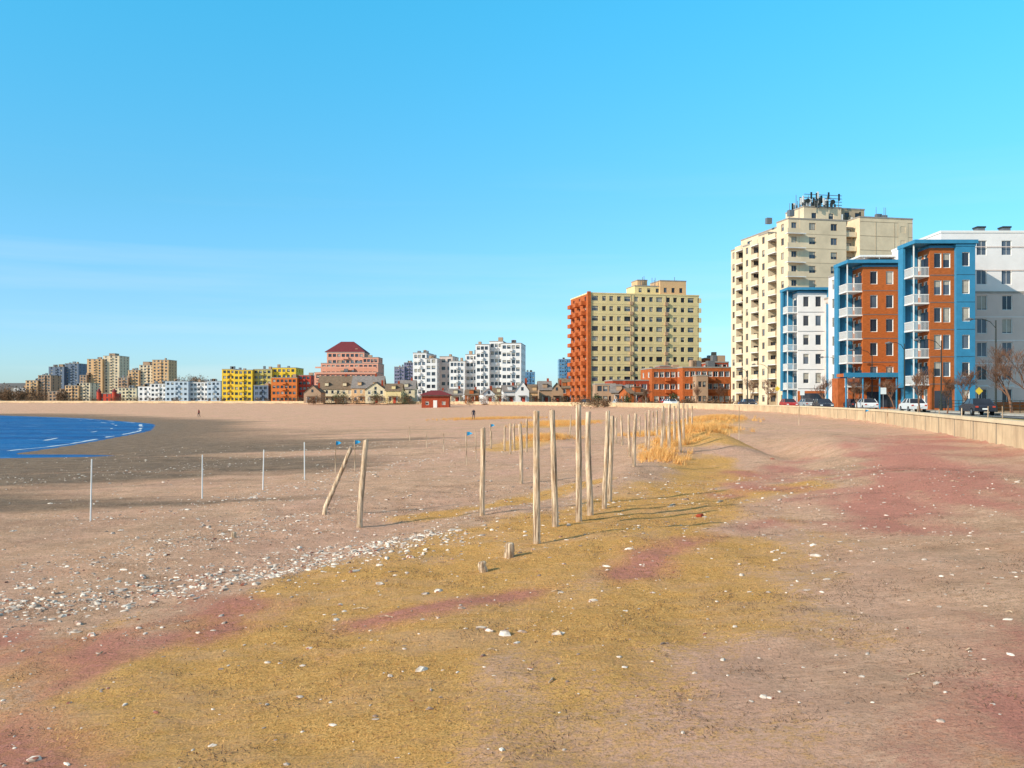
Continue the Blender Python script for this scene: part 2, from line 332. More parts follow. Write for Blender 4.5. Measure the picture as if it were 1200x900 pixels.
for x in (6.2,9.6,14): mb.box('roof_vents','steel_grey',x,x+1.0,3,4.2,23.4,24.3); mb.box('roof_vents','dark_metal',x-.1,x+1.1,2.9,4.3,24.3,24.5)
for k in range(12): mb.box('window_ledges','white_trim',.4+3.27*k+.9,.4+3.27*k+2.5,-.2,-.02,3.1,3.25)
mb.build('long_white_apartment_building',(55.8,122,LAND))
mb=MB(); block(mb,0,0,9,18,0,21.6,'white_cladding',7,3,5,1.2,1.6,frame='white_trim'); 
mb.box('roof_terrace','white_trim',-2.0,8,-1.5,6,22.2,22.45)
for k in range(5): mb.tube('terrace_posts','white_trim',[(-1.3+2.2*k,-1.3,21.9),(-1.3+2.2*k,-1.3,22.2)],[.06,.06],6)
block(mb,1,20,9,20,0,18.5,'grey_cladding',6,3,6,1.2,1.6,frame='white_trim')
mb.box('blue_corner','blue_panel',.6,1.6,19.6,21,0,17.5)
mb.build('white_connecting_apartment_building',(52.6,138,LAND))
# ------------------------------------------------------------------ tall cream tower
mb=MB(); H=39.8; nf=13; fh=H/nf
cw='cream_concrete'
block(mb,0,0,11,28,0,H,cw,nf,2,0,1.5,1.5,frame='cream_concrete_dark')
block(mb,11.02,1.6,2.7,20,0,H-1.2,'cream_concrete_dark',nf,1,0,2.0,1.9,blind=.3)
block(mb,13.7,-.8,12.8,18,0,H+.8,cw,nf,0,0,1.2,1.4)
for i in range(1,nf+1): mb.box('floor_grooves','cream_concrete_dark',13.75,26.45,-.84,-.81,i*fh-.05,i*fh+.05)
for x in (17.5,22): mb.box('panel_joints','cream_concrete_dark',x,x+.08,-.85,-.815,0,H)
for i in range(1,nf): mb.box('floor_grooves','cream_concrete_dark',.05,10.95,-.03,-.012,i*fh-.04,i*fh+.04)
wall(mb,(22.9,-.86),0,2.4,0,H,[(.6,1.8)],rows(H,nf,1.4),cw,.12,part='window_strip')
for i in range(1,nf): mb.box('balcony_slabs',cw,11.1,13.6,.3,1.55,i*fh-.15,i*fh+.9)
ysegs=[(0.05,5.2),(9.2,13.6),(17.4,21.6),(25.2,28.0)]
for a,b in ysegs:
    ht=H-(.0 if a<1 else (1.4 if a<12 else 2.6))
    block(mb,-2.6,a,2.58,b-a,0,ht,cw,nf,1,1,1.2,1.5,frame='cream_concrete_dark')
for a,b in ((5.3,9.1),(13.7,17.3),(21.7,25.1)):
    for i in range(1,nf):
        z=i*fh; mb.box('balcony_slabs','white_trim',-2.9,-.03,a,b,z-.2,z); mb.box('balcony_rails','cream_concrete',-2.95,-2.85,a,b,z+.02,z+1.0)
        mb.box('balcony_doors','window_glass',-.03,-.01,a+.6,b-.6,z+.02,z+2.3)
for i in range(1,nf):
    z=i*fh; mb.box('corner_balconies','white_trim',-3.4,.9,-1.1,-.04,z-.18,z); mb.box('corner_balconies','cream_concrete',-3.4,-.4,-1.12,-1.04,z+.02,z+.95)
block(mb,3.2,4,9,8,H+.3,3.3,cw,1,2,0,1.2,1.2)
block(mb,12.5,5,6,7,H+1.1,2.6,'cream_concrete_dark',1,2,0,1.2,1.0)
for k in range(90):
    x=random.uniform(3,17); y=random.uniform(3,10); z0=H+.3 if not 3.2<x<12 else H+3.6
    h=random.uniform(1.2,3.4); z0+= .1
    mb.tube('antenna_masts','steel_grey',[(x,y,z0-.3),(x,y,z0+h)],[.08,.07],5)
    if random.random()<.7: mb.box('antenna_panels','white_trim' if random.random()<.4 else 'dark_metal',x-.2,x+.2,y-.22,y-.09,z0+h-1.5,z0+h)
for z in (H+4.3,H+5.0,H+5.7,H+6.4): mb.box('antenna_rails','steel_grey',3.4,12.5,4.2,4.32,z,z+.12)
for k in range(3): mb.tube('antenna_dishes','dark_metal',[(4+3*k,3.9,H+4.9),(4+3*k,3.6,H+4.9)],[.5,.55],10)
for x,y in ((-1,2),(20,2),(22,3),(-1.5,11)): mb.box('roof_plant','steel_grey',x-.6,x+.6,y-.5,y+.5,H+1.0,H+2.3)
for x in (18.8,20.7,21.1,-1.8,0.4): mb.tube('antenna_masts','steel_grey',[(x,1,H+.2),(x,1,H+3.6)],[.07,.05],5)
mb.build('tall_cream_apartment_tower',(61.3,200,LAND),R(12))
# ------------------------------------------------------------------ yellow / orange brick slab
mb=MB(); H=31.0; nf=11
wl=33; cl=[]
x=.9
for k in range(14):
    w_=1.15 if k%4 else 1.9
    cl.append((x,x+w_)); x+=w_+ (.95 if k%2 else 1.15)
rw=rows(H,nf,1.35)
wall(mb,(0,0),0,wl,0,H,cl,rw,'yellow_brick',.25,None,.25)
wall(mb,(0,18),-math.pi/2,18,0,H,cols(18,3,1.4),rw,'orange_brick',.2,None,.1)
wall(mb,(wl,0),math.pi/2,18,0,H,cols(18,4,1.4),rw,'yellow_brick',.2,None,.1)
wall(mb,(wl,18),math.pi,wl,0,H,[],[],'yellow_brick'); mb.box('roof','yellow_brick',-.1,wl+.1,-.1,18.1,H,H+.35)
mb.box('corner_pier','orange_brick',-.35,.55,-.3,.6,0,H+.6)
for i in range(1,nf):
    z=i*H/nf
    for a in (2.5,8.5,14): mb.box('balconies','orange_brick',-1.4,-.02,a,a+2.8,z-.15,z+.95)
    for a in (12.0,22.5): mb.box('front_balconies','tan_dark',a,a+.9,-.55,-.02,z-.1,z+.8)
    mb.box('slab_edges','cream_concrete_dark',.6,wl-.02,-.03,-.012,z-.03,z+.03)
for a in (11.9,12.8,22.4): mb.box('downpipes','tan_dark',a+.45,a+.55,-.08,-.035,0,H)
block(mb,15,4,8.6,7,H+.3,2.6,'yellow_brick',1,3,0,1,1.2); block(mb,22.5,3.4,8,8,H+.32,4.2,'tan_concrete',1,3,0,1,1.4)
block(mb,16,4.5,3,5,H+2.9,1.7,'tan_concrete',0,0,0)
for k in range(8): xx=random.uniform(16,30); mb.tube('vents','steel_grey',[(xx,4.2,H+3),(xx,4.2,H+random.uniform(4.6,6))],[.08,.08],5)
mb.build('yellow_brick_apartment_block',(21.4,262,LAND),R(12.5))
# ------------------------------------------------------------------ generic placed buildings
def bx(px,D): return (px-600)*D/F
def hh(py,D): return (HZ-py)*D/F+EYE-LAND
def S(name,D,blocks,rot=0,extra=None):
    mb=MB(); x0=bx(blocks[0][0],D)
    for i,b in enumerate(blocks):
        p0,p1,yt,yo,dp,m,fl,ns,nw=b[:9]; fr=b[9] if len(b)>9 else None
        X0=bx(p0,D)-x0+.013*i; Y0=yo+.017*i; w=(p1-p0)*D/F; h=hh(yt,D)
        block(mb,X0,Y0,w,dp,0,h,m,fl,ns,nw,1.5,1.4,frame=fr,depth=.25,blind=.18)
        if fl>=3:
            for k in range(random.randint(1,3)):
                xx=X0+w*random.uniform(.15,.8); mb.box('roof_plant','steel_grey' if k else 'tan_dark',xx,xx+random.uniform(.8,2.2),Y0+2,Y0+4,h+.3,h+random.uniform(1.0,2.2))
            for f_ in range(1,fl): 
                if ns>=3: mb.box('balconies',m,X0+w*.42,X0+w*.58,Y0-.9,Y0-.02,f_*h/fl-.1,f_*h/fl+.85)
    if extra: extra(mb)
    return mb.build(name,(x0,D,LAND),rot)
S('low_orange_brick_building',236,[(800,866,431,0,14,'orange_brick',3,9,2,'white_trim'),(842,862,424,4,9,'red_brick',4,3,2,'white_trim'),(812,826,441,-3,4,'tan_dark',2,2,1)],R(6))
S('low_red_brick_building',240,[(764,801,432,0,12,'orange_brick',3,5,2,'white_trim'),(720,764,446,3,10,'red_brick',2,5,2,'white_trim'),(776,788,429,2,5,'red_brick',0,0,0)],R(6))
S('low_shop_row',262,[(842,866,417,18,12,'orange_brick',4,4,2,'white_trim'),(690,712,452,-20,8,'tan_dark',2,3,1)],0)
S('white_stepped_apartment_building',385,[(484,500,414,0,16,'white_cladding',7,3,3),(500,514,421,-3,16,'white_cladding',7,2,3),(514,530,418,3,14,'grey_cladding',6,2,3),(528,546,424,-2,18,'white_cladding',6,4,3),
   (545,560,416,2,16,'white_cladding',7,3,3),(559,575,405,-3,18,'white_cladding',8,3,3),(574,590,401,0,18,'white_cladding',8,3,3),(589,612,404,-4,20,'white_cladding',8,4,4)],R(-6))
def pinkroof(mb):
    D=430; s=D/F; z=hh(413,D)+.31; x0,x1,y0,y1=9*s+1,57*s-1,2,18; a=(x0+x1)/2
    x0-=1.0;x1+=1.0
    r=[(x0,y0,z),(x1,y0,z),(x1,y1,z),(x0,y1,z)]; t=[(a-3,9.5,z+5.2),(a+3,9.5,z+5.2)]
    mb.face('hipped_roof','maroon_roof',[r[0],r[1],t[1],t[0]]); mb.face('hipped_roof','maroon_roof',[r[1],r[2],t[1]]); mb.face('hipped_roof','maroon_roof',[r[2],r[3],t[0],t[1]]); mb.face('hipped_roof','maroon_roof',[r[3],r[0],t[0]])
    for i in range(6): mb.box('balcony_bands','pink_stucco',.5,72*s,-3.6,-3.05,2.6+i*2.6,3.3+i*2.6)
    mb.box('white_bands','white_trim',11*s,57*s,1.7,1.95,17,17.4)
S('pink_hotel_with_maroon_roof',430,[(370,443,437,-3,20,'pink_stucco',4,12,3),(376,443,426,0,20,'pink_stucco',6,12,3),(382,426,413,2,16,'pink_stucco',8,8,3),(424,443,419,1,14,'pink_stucco',7,4,2)],0,pinkroof)
S('yellow_and_red_apartment_building',480,[(260,276,433,0,18,'lemon',6,3,3),(275,297,434,-2,18,'lemon',6,4,3),(296,318,433,1,18,'pale_green',6,4,3),(317,345,431,3,18,'lemon',6,5,3),
   (320,350,443,-4,12,'orange_stucco',4,6,3),(299,316,452,-3,10,'blue_grey',3,3,2),(349,364,440,0,14,'red_stucco',5,3,2)])
S('white_waterfront_apartment_building',560,[(176,196,450,0,16,'white_cladding',4,4,2),(195,222,447,-2,16,'pale_blue',4,5,2),(221,244,448,1,16,'white_cladding',4,5,2),(243,259,447,-1,16,'pale_blue',4,3,2),(160,178,453,2,14,'white_cladding',3,3,2)])
S('beige_twin_tower_block',760,[(102,120,421,0,20,'tan_concrete',16,3,3),(119,138,417,3,20,'cream_concrete',16,3,3),(96,104,440,-4,16,'tan_dark',10,2,2),(124,131,414,6,8,'tan_dark',0,0,0)])
S('grey_tower_block',800,[(57,75,430,0,20,'blue_grey',13,3,3),(74,90,426,3,20,'blue_grey',14,3,3),(66,71,427,4,8,'tan_dark',0,0,0)])
S('beige_terraced_apartment_building',720,[(150,163,434,0,18,'tan_concrete',10,3,2),(162,180,428,2,18,'cream_concrete',12,4,3),(179,198,422,-1,18,'tan_concrete',13,4,3),(140,152,443,-3,16,'tan_dark',8,3,2),(165,172,424,4,8,'tan_dark',0,0,0)])
S('beige_low_apartment_building',700,[(30,44,446,0,16,'tan_concrete',7,3,2),(43,58,440,2,16,'tan_dark',9,4,2),(12,31,455,0,14,'white_cladding',4,4,2)])
S('cream_midrise_building',650,[(76,92,452,0,14,'tan_concrete',5,4,2),(91,104,449,2,14,'cream_concrete',6,3,2),(58,77,459,-2,12,'tan_dark',3,4,2),(138,160,455,0,12,'cream_paint',4,5,2)])
S('glass_office_tower',900,[(655,670,421,0,24,'blue_glass',12,5,4)]); S('distant_blue_office_block',900,[(613,627,436,0,20,'blue_glass',8,4,3)])
S('purple_grey_office_tower',800,[(462,474,430,0,20,'purple_grey',10,4,3),(473,484,425,2,18,'purple_grey',12,4,3)])
S('distant_office_block',850,[(690,700,430,0,20,'blue_grey',9,4,3),(585,600,434,0,20,'blue_grey',8,4,3)])
def house(name,px0,px1,yeave,yridge,D,wm,rm,rot=0,gable_front=False,dep=9,hip=False):
    mb=MB(); w=(px1-px0)*D/F; h=hh(yeave,D); rh=(yeave-yridge)*D/F; nf=max(1,round(h/3.1))
    wn=max(1,int(w/2.4))
    wall(mb,(0,0),0,w,0,h,cols(w,wn,1.0),rows(h,nf,1.4),wm,.12,'white_trim'); wall(mb,(0,dep),-math.pi/2,dep,0,h,cols(dep,3,1.0),rows(h,nf,1.4),wm,.12)
    wall(mb,(w,0),math.pi/2,dep,0,h,cols(dep,3,1.0),rows(h,nf,1.4),wm,.12); wall(mb,(w,dep),math.pi,w,0,h,[],[],wm)
    e=.4; z=h-.05
    if gable_front:
        a=(w/2,-e,z+rh); b=(w/2,dep+e,z+rh)
        mb.face('roof',rm,[(-e,-e,z),a,b,(-e,dep+e,z)]); mb.face('roof',rm,[(w+e,-e,z),(w+e,dep+e,z),b,a])
        mb.face('gables',wm,[(0,0,h),(w,0,h),(w/2,0,h+rh-.1)]); mb.face('gables',wm,[(0,dep,h),(w,dep,h),(w/2,dep,h+rh-.1)])
        mb.box('gable_window','window_glass',w/2-.4,w/2+.4,-.05,-.01,h+.1,h+min(1.2,rh*.5))
    else:
        a=(-e,dep/2,z+rh); b=(w+e,dep/2,z+rh)
        mb.face('roof',rm,[(-e,-e,z),(w+e,-e,z),b,a]); mb.face('roof',rm,[(w+e,dep+e,z),(-e,dep+e,z),a,b])
        mb.face('gables',wm,[(0,0,h),(0,dep,h),(0,dep/2,h+rh-.1)]); mb.face('gables',wm,[(w,0,h),(w,dep,h),(w,dep/2,h+rh-.1)])
        for k in range(max(1,int(w/5))):
            xx=w*(k+.5)/max(1,int(w/5)); mb.box('dormers',wm,xx-.7,xx+.7,.6,3,z+rh*.25,z+rh*.25+1.2); mb.box('dormer_roofs',rm,xx-.9,xx+.9,.4,3.2,z+rh*.25+1.2,z+rh*.25+1.4)
    mb.box('chimney','red_brick',w*.7,w*.7+.7,dep/2-.3,dep/2+.4,z+rh*.5,z+rh+.9)
    mb.box('door','red_stucco',w*.48,w*.48+1.0,-.06,-.02,0,2.1)
    mb.box('porch_roof',rm,w*.2,w*.8,-1.8,-.03,2.5,2.7)
    for xx in (w*.2+.1,w*.8-.2): mb.box('porch_posts','white_trim',xx,xx+.12,-1.75,-1.63,0,2.5)
    mb.build(name,(bx(px0,D),D,LAND),rot)
house('cream_shingle_roof_hotel',372,414,456,440,380,'cream_paint','shingle_brown',dep=12)
house('cream_shingle_roof_house',412,448,455,440,372,'tan_concrete','shingle_grey',dep=11)
house('cream_gable_house',428,452,457,448,352,'cream_paint','shingle_brown',gable_front=True,dep=10)
house('tan_house',356,376,460,451,365,'tan_dark','shingle_brown',gable_front=True)
house('yellow_gable_house',452,470,458,449,350,'yellow_brick','shingle_brown')
house('dark_roof_house',466,486,456,445,362,'cream_paint','shingle_grey')
hs=[(566,580,462,455,310,'white_cladding','shingle_grey',1),(578,592,461,454,330,'cream_paint','shingle_brown',0),(590,606,459,451,318,'white_cladding','shingle_grey',0),(604,620,458,446,300,'white_cladding','shingle_grey',1),
 (619,634,460,450,325,'tan_concrete','shingle_brown',0),(632,646,457,446,310,'tan_dark','shingle_grey',0),(645,660,458,448,322,'tan_dark','shingle_brown',1),(655,668,455,443,335,'orange_brick','shingle_brown',0),
 (545,560,463,456,330,'orange_brick','shingle_brown',0),(526,542,463,455,340,'cream_paint','shingle_grey',0),(506,524,463,457,350,'white_cladding','shingle_grey',0),
 (700,716,460,450,250,'orange_brick','shingle_brown',0),(716,735,460,450,236,'tan_dark','shingle_grey',0),(738,760,461,454,225,'orange_brick','shingle_brown',0)]
for a in hs: house({'white_cladding':'white_wood_house','cream_paint':'cream_wood_house','tan_concrete':'tan_wood_house','tan_dark':'brown_wood_house','orange_brick':'brick_house'}[a[5]],a[0],a[1],a[2],a[3],a[4],a[5],a[6],R(random.uniform(-8,14)),bool(a[7]),8)
mb=MB(); block(mb,0,0,8,5,0,3.4,'red_brick',1,3,1,1.0,1.0,frame='white_trim'); c=[(-.9,-.9,3.7),(8.9,-.9,3.7),(8.9,5.9,3.7),(-.9,5.9,3.7)]; t=[(2.6,2.5,5.1),(5.4,2.5,5.1)]
for f in ([c[0],c[1],t[1],t[0]],[c[1],c[2],t[1]],[c[2],c[3],t[0],t[1]],[c[3],c[0],t[0]]): mb.face('hip_roof','maroon_roof',f)
mb.box('door','white_trim',3.4,4.5,-.06,-.02,0,2.2)
X_,Y_=bx(494,272),272; mb.build('red_beach_pavilion',(X_,Y_,float(terrain(X_+4,Y_))-.1))
mb=MB(); block(mb,0,0,9,8,0,4.5,'red_stucco',2,3,2,.9,1.4)
for x in (0,8.5):
    mb.tube('turrets','red_stucco',[(x,0,0),(x,0,5.5)],[1.2,1.2],12); mb.tube('turret_roofs','maroon_roof',[(x,0,5.5),(x,0,7.6)],[1.4,.05],12)
mb.build('red_turreted_pavilion',(bx(116,520),520,LAND))
# ------------------------------------------------------------------ hills & distant trees
mat('hill_ground',(.20,.17,.15),.95,.3,.02)
hx=np.linspace(-2600,1400,160); hy=np.linspace(1500,2300,24); HX,HY=np.meshgrid(hx,hy)
HZZ=2+ (26*np.exp(-((HX+1050)/420)**2)+14*np.exp(-((HX+450)/300)**2)+16*vn(HX/240,HY/240,3))*np.sin(np.clip((HY-1500)/800,0,1)*math.pi)*.9+8*fbm(HX/60,HY/60,8)*(np.sin(np.clip((HY-1500)/800,0,1)*math.pi))
m_=gridmesh('hills',HX,HY,HZZ); m_.materials.append(MATS['hill_ground']); o=bpy.data.objects.new('distant_hills',m_); scene.collection.objects.link(o)
mat('winter_twigs',(.20,.115,.065),.95,.5,.3); mat('evergreen',(.06,.09,.035),.95,.4,.3)
def leafmass(name,centers,m,per=220,sz=.5):
    P=[];
    for (x,y,z,rx,rz) in centers:
        u=rng.normal(size=(per,3)); u/=np.linalg.norm(u,axis=1)[:,None]; r=rng.random(per)**.45
        p=u*r[:,None]*np.array([rx,rx*.8,rz])*(0.75+.5*vn(u[:,0]*3+x,u[:,2]*3+y,5))[:,None]+np.array([x,y,z])
        a=rng.normal(size=(per,3)); b=rng.normal(size=(per,3)); a*=sz/np.linalg.norm(a,axis=1)[:,None]; b*=sz*.6/np.linalg.norm(b,axis=1)[:,None]
        P.append(np.stack([p-a,p+b,p+a],1))
    P=np.concatenate(P).reshape(-1,3); me=bpy.data.meshes.new(name); me.from_pydata(P.tolist(),[],np.arange(len(P)).reshape(-1,3).tolist()); me.materials.append(MATS[m])
    o=bpy.data.objects.new(name,me); scene.collection.objects.link(o)
cs=[]
for k in range(70):
    px=random.choice([random.uniform(-30,40),random.uniform(195,262),random.uniform(0,260)]); D=random.uniform(620,700); r=random.uniform(3,6); cs.append((bx(px,D),D,LAND+r*.9,r,r*random.uniform(.9,1.3)))
for k in range(26):
    px=random.uniform(198,240); D=random.uniform(820,900); r=random.uniform(6,10); cs.append((bx(px,D),D,LAND+14,r,r*1.1))
leafmass('distant_winter_trees',cs,'winter_twigs',260,.8)
cs=[]
for k in range(150):
    px=random.uniform(10,668); D=random.uniform(296,345)+ (40 if px<480 else 0)
    if px<500: D=random.uniform(420,425) if px<360 else random.uniform(335,345)
    if px<255: D=random.uniform(475,500)
    r=random.uniform(.9,2.3); cs.append((bx(px,D),D,LAND+r*.7,r,r))
for k in range(40):
    px=random.uniform(668,880); D=random.uniform(205,222); r=random.uniform(.6,1.5); cs.append((bx(px,D),D,LAND+r*.6,r,r))
leafmass('winter_shrubs',cs,'winter_twigs',150,.26)
cs=[(bx(px,350),350,LAND+2,1.8,2.6) for px in (395,402,440,476,520,571,625,640)]+[(bx(px,222),222,LAND+1.3,1.2,1.7) for px in (700,735,790)]
leafmass('evergreen_shrubs',cs,'evergreen',300,.35)
# ------------------------------------------------------------------ bare trees
def bare_tree(x,y,z,h,m='bark'):
    mb=MB()
    def br(p,d,l,r,lv):
        n=3; pts=[p]; rr=[r]; q=Vector(p); dd=Vector(d)
        for i in range(n):
            dd=(dd+Vector((random.gauss(0,.12),random.gauss(0,.12),random.gauss(.05,.06)))).normalized(); q=q+dd*l/n; pts.append(tuple(q)); rr.append(r*(1-.45*(i+1)/n))
        mb.tube('branches' if lv else 'trunk',m,pts,rr,6 if lv<2 else 3,cap=False)
        if lv>=5: return
        k=4 if lv<4 else 3
        for i in range(k):
            t=random.uniform(.45,1) if lv else random.uniform(.6,1); idx=min(n,max(1,round(t*n))); az=random.uniform(0,6.28); sp=random.uniform(.4,.85)
            nd=(dd+Vector((math.cos(az)*sp,math.sin(az)*sp,random.uniform(-.05,.35)))).normalized()
            br(pts[idx],nd,l*random.uniform(.58,.78),max(.012,rr[idx]*.62),lv+1)
    br((0,0,0),(0,0,1),h*.33,h*.022,0); mb.build('bare_tree',(x,y,z),random.uniform(0,6))
for px,D,h in ((1186,88,7.5),(1134,98,5.6),(1078,100,5.5),(1048,118,5),(1004,122,4.6),(966,140,6),(900,150,5.5),(1215,75,7.5),(880,190,7),(846,215,6),(1110,92,4),(815,215,6),(760,222,5)):
    bare_tree(bx(px,D),D,LAND,h)
# ------------------------------------------------------------------ street furniture
def lamp(x,y,h=9.0,arm=2.4,d=-1):
    mb=MB(); mb.tube('base','dark_metal',[(0,0,0),(0,0,.7),(0,0,.75)],[.18,.16,.1],10)
    mb.tube('pole','dark_metal',[(0,0,.7),(0,0,h*.5),(0,0,h)],[.10,.085,.06],8)
    mb.tube('arm','dark_metal',[(0,0,h-.8),(d*arm*.25,0,h-.15),(d*arm*.6,0,h+.12),(d*arm,0,h+.1)],[.04,.04,.035,.03],6)
    mb.tube('lamp_head','steel_grey',[(d*(arm-.1),0,h+.1),(d*(arm+.25),0,h+.1),(d*(arm+.7),0,h+.03)],[.05,.16,.08],8)
    mb.build('street_lamp',(x,y,LAND+.1),smooth=False)
lamp(bx(1167,93),93,9.2,2.3); lamp(bx(1103,106),106,8); lamp(bx(1060,112),112,8,1.6); lamp(bx(1022,128),128,8); lamp(bx(983,150),150,8); lamp(bx(955,170),170,8)
lamp(bx(876,150),150,6,1.0); lamp(bx(900,180),180,8); lamp(bx(744,215),215,8)
def sign(x,y,z,h,c,shape='diamond'):
    mb=MB(); mb.tube('post','steel_grey',[(0,0,0),(0,0,h)],[.035,.035],6)
    if shape=='diamond': mb.face('plate',c,[(-.36,-.05,h-.1),(0,-.05,h-.46),(.36,-.05,h-.1),(0,-.05,h+.26)]); mb.face('plate_back','steel_grey',[(-.36,-.044,h-.1),(0,-.044,h+.26),(.36,-.044,h-.1),(0,-.044,h-.46)])
    else: mb.box('plate',c,-.3,.3,-.07,-.045,h-.7,h)
    mb.build('traffic_sign',(x,y,z))
sign(bx(1147,84),84,LAND+.2,2.1,'paint_yellow'); sign(bx(911,128),128,LAND+.2,2.8,'paint_yellow'); sign(bx(1035,100),100,LAND+.2,2.5,'paint_white','r'); sign(bx(940,125),125,LAND+.2,2.5,'paint_white','r')
def carpaint(n,c): 
    mat(n,c,.25,.03,spec=.6)
def car(x,y,rot,paint):
    mb=MB(); W=.88
    prof=[(-2.2,.35),(-2.25,.75),(-2.05,.95),(-1.25,1.02),(1.2,1.0),(2.0,.85),(2.22,.65),(2.2,.32)]
    def ext(part,m,pf,wa,wb=None,zs=None):
        n=len(pf)
        L=[(px,-(wa if z<1.1 else wb),z) for px,z in pf]; Rr=[(px,(wa if z<1.1 else wb),z) for px,z in pf]
        mb.face(part,m,L[::-1]); mb.face(part,m,Rr)
        for i in range(n): j=(i+1)%n; mb.face(part,m,[L[i],L[j],Rr[j],Rr[i]])
    ext('body',paint,prof,W,W)
    cab=[(-1.75,.99),(-1.2,1.45),(.35,1.47),(1.15,.99)]; ext('cabin','window_glass',cab,W-.04,W-.2)
    mb.face('roof_panel',paint,[(-1.22,-.66,1.475),(.37,-.66,1.495),(.37,.66,1.495),(-1.22,.66,1.475)])
    for s in (-1,1):
        for a,b in (((-1.2,1.46),(-1.75,1.0)),((.35,1.48),(1.15,1.0)),((-.4,1.47),(-.4,1.0))):
            mb.tube('pillars',paint,[(a[0],s*(W-.2),a[1]),(b[0],s*(W-.03),b[1])],[.035,.04],4)
        for wx in (-1.35,1.38):
            mb.tube('wheels','tyre',[(wx,s*(W-.16),.33),(wx,s*(W+.03),.33)],[.33,.33],16); mb.tube('hubcaps','hub',[(wx,s*(W+.02),.33),(wx,s*(W+.045),.33)],[.19,.17],10)
        mb.box('tail_lights','red_stucco',-2.27,-2.2,s*.7-.12,s*.7+.12,.68,.82); mb.box('headlights','paint_white',2.1,2.235,s*.65-.15,s*.65+.15,.6,.74)
    mb.box('number_plate','paint_white',-2.275,-2.245,-.25,.25,.5,.62)
    mb.build('parked_car',(x,y,2.6),rot)
for n,c in (('car_dark',(.03,.035,.05)),('car_white',(.75,.75,.75)),('car_silver',(.4,.41,.43)),('car_red',(.45,.03,.03)),('car_blue',(.04,.1,.25))): carpaint(n,c)
def along(Y,off):
    i=int(np.argmin(abs(yc-Y))); return PX[i]+NX[i]*off,yc[i]+NY[i]*off,math.atan2(1,tx[i])
for Y,off,p,fl in ((86,11.6,'car_dark',0),(106,11.7,'car_white',0),(124,11.6,'car_white',0),(131,11.6,'car_dark',0),(140,5.2,'car_red',1),(120,5.1,'car_dark',1),(152,11.6,'car_silver',0),(165,6,'car_dark',1),(200,6,'car_white',1),(212,10,'car_red',0),(230,6,'car_silver',1),(250,6,'car_dark',1),(176,11,'car_blue',0)):
    x,y,r=along(Y,off); car(x,y,r+(math.pi if fl else 0),p)
mb=MB()
for Y in np.arange(60,112,2.0):
    x,y,_=along(Y,15.9); mb.tube('posts','dark_metal',[(x,y,2.7),(x,y,3.9)],[.035,.035],5)
pts=[(*along(Y,15.9)[:2],0) for Y in np.arange(60,112,2.0)]
for z in (3.2,3.55,3.88): mb.tube('rails','dark_metal',[(p[0],p[1],z) for p in pts],[.025]*len(pts),4)
mb.build('metal_railing')
# ------------------------------------------------------------------ wooden posts
g=G('weathered_wood'); MATS['weathered_wood']=g.m
n1=g.noise(22,6,.75,stretch=(1,1,.05)); n2=g.noise(2.2,4); cc=g.mix(g.ramp(n1,.42,.58),(.20,.115,.065),(.80,.60,.41)); cc=g.mix(g.ramp(n2,.5,.7,0,.55),cc,(.48,.26,.11)); g.col(cc); g.b.inputs['Roughness'].default_value=.9; g.bump(n1,.6,.012)
def post(px,pt,pb,lean=None,wpx=None,r=None,name='wooden_post'):
    x,y,z=ground_at_pixel(px,pb); h=(pb-pt)*y/F; r=r or random.uniform(.056,.07)
    dx=random.gauss(0,.015)*h; dy=random.gauss(0,.02)*h
    if lean is not None: dx=(lean-px)*y/F
    mb=MB(); n=9; pts=[];rr=[]
    w1,w2=random.uniform(-.022,.022),random.uniform(0,6)
    for i in range(n+1):
        t=i/n; pts.append((dx*t+w1*math.sin(t*4+w2)-w1*math.sin(w2),dy*t,-.35*(1-t)+h*t if i==0 else h*t)); rr.append(r*(1.1-.2*t)*random.uniform(.95,1.05))
    tp=pts[-1]; pts.append((tp[0]+random.uniform(-.012,.012),dy,h+.015)); rr.append(r*.62)
    mb.tube('post','weathered_wood',pts,rr,12)
    return mb.build(name,(x,y,z),smooth=True)
PL=[(629,482,637),(651,481,617),(678,475,611),(692,483,604),(708,482,596),(714,488,588),(565,502,604),(611,497,567),(743,485,547),
 (738,486,535),(760,481,529),(757,484,527),(775,476,528),(779,478,520),(784,474,526),(790,476,522),(797,471,530),(801,473,519),(806,474,512),(811,476,506),(770,481,517),(729,487,522),(722,490,519),(750,488,512),
 (598,496,532),(603,497,527),(617,491,530),(591,500,528),(575,505,526),(647,488,516),(668,486,510),(765,482,510)]
for p in PL: post(*p)
post(378,526,603,lean=410,r=.062); post(421,516,618,lean=428,r=.072)
post(596,637,653,r=.085,name='wooden_post_stump'); post(567,659,670,r=.07,name='wooden_post_stump'); post(274,624,630,r=.06,name='wooden_post_stump')
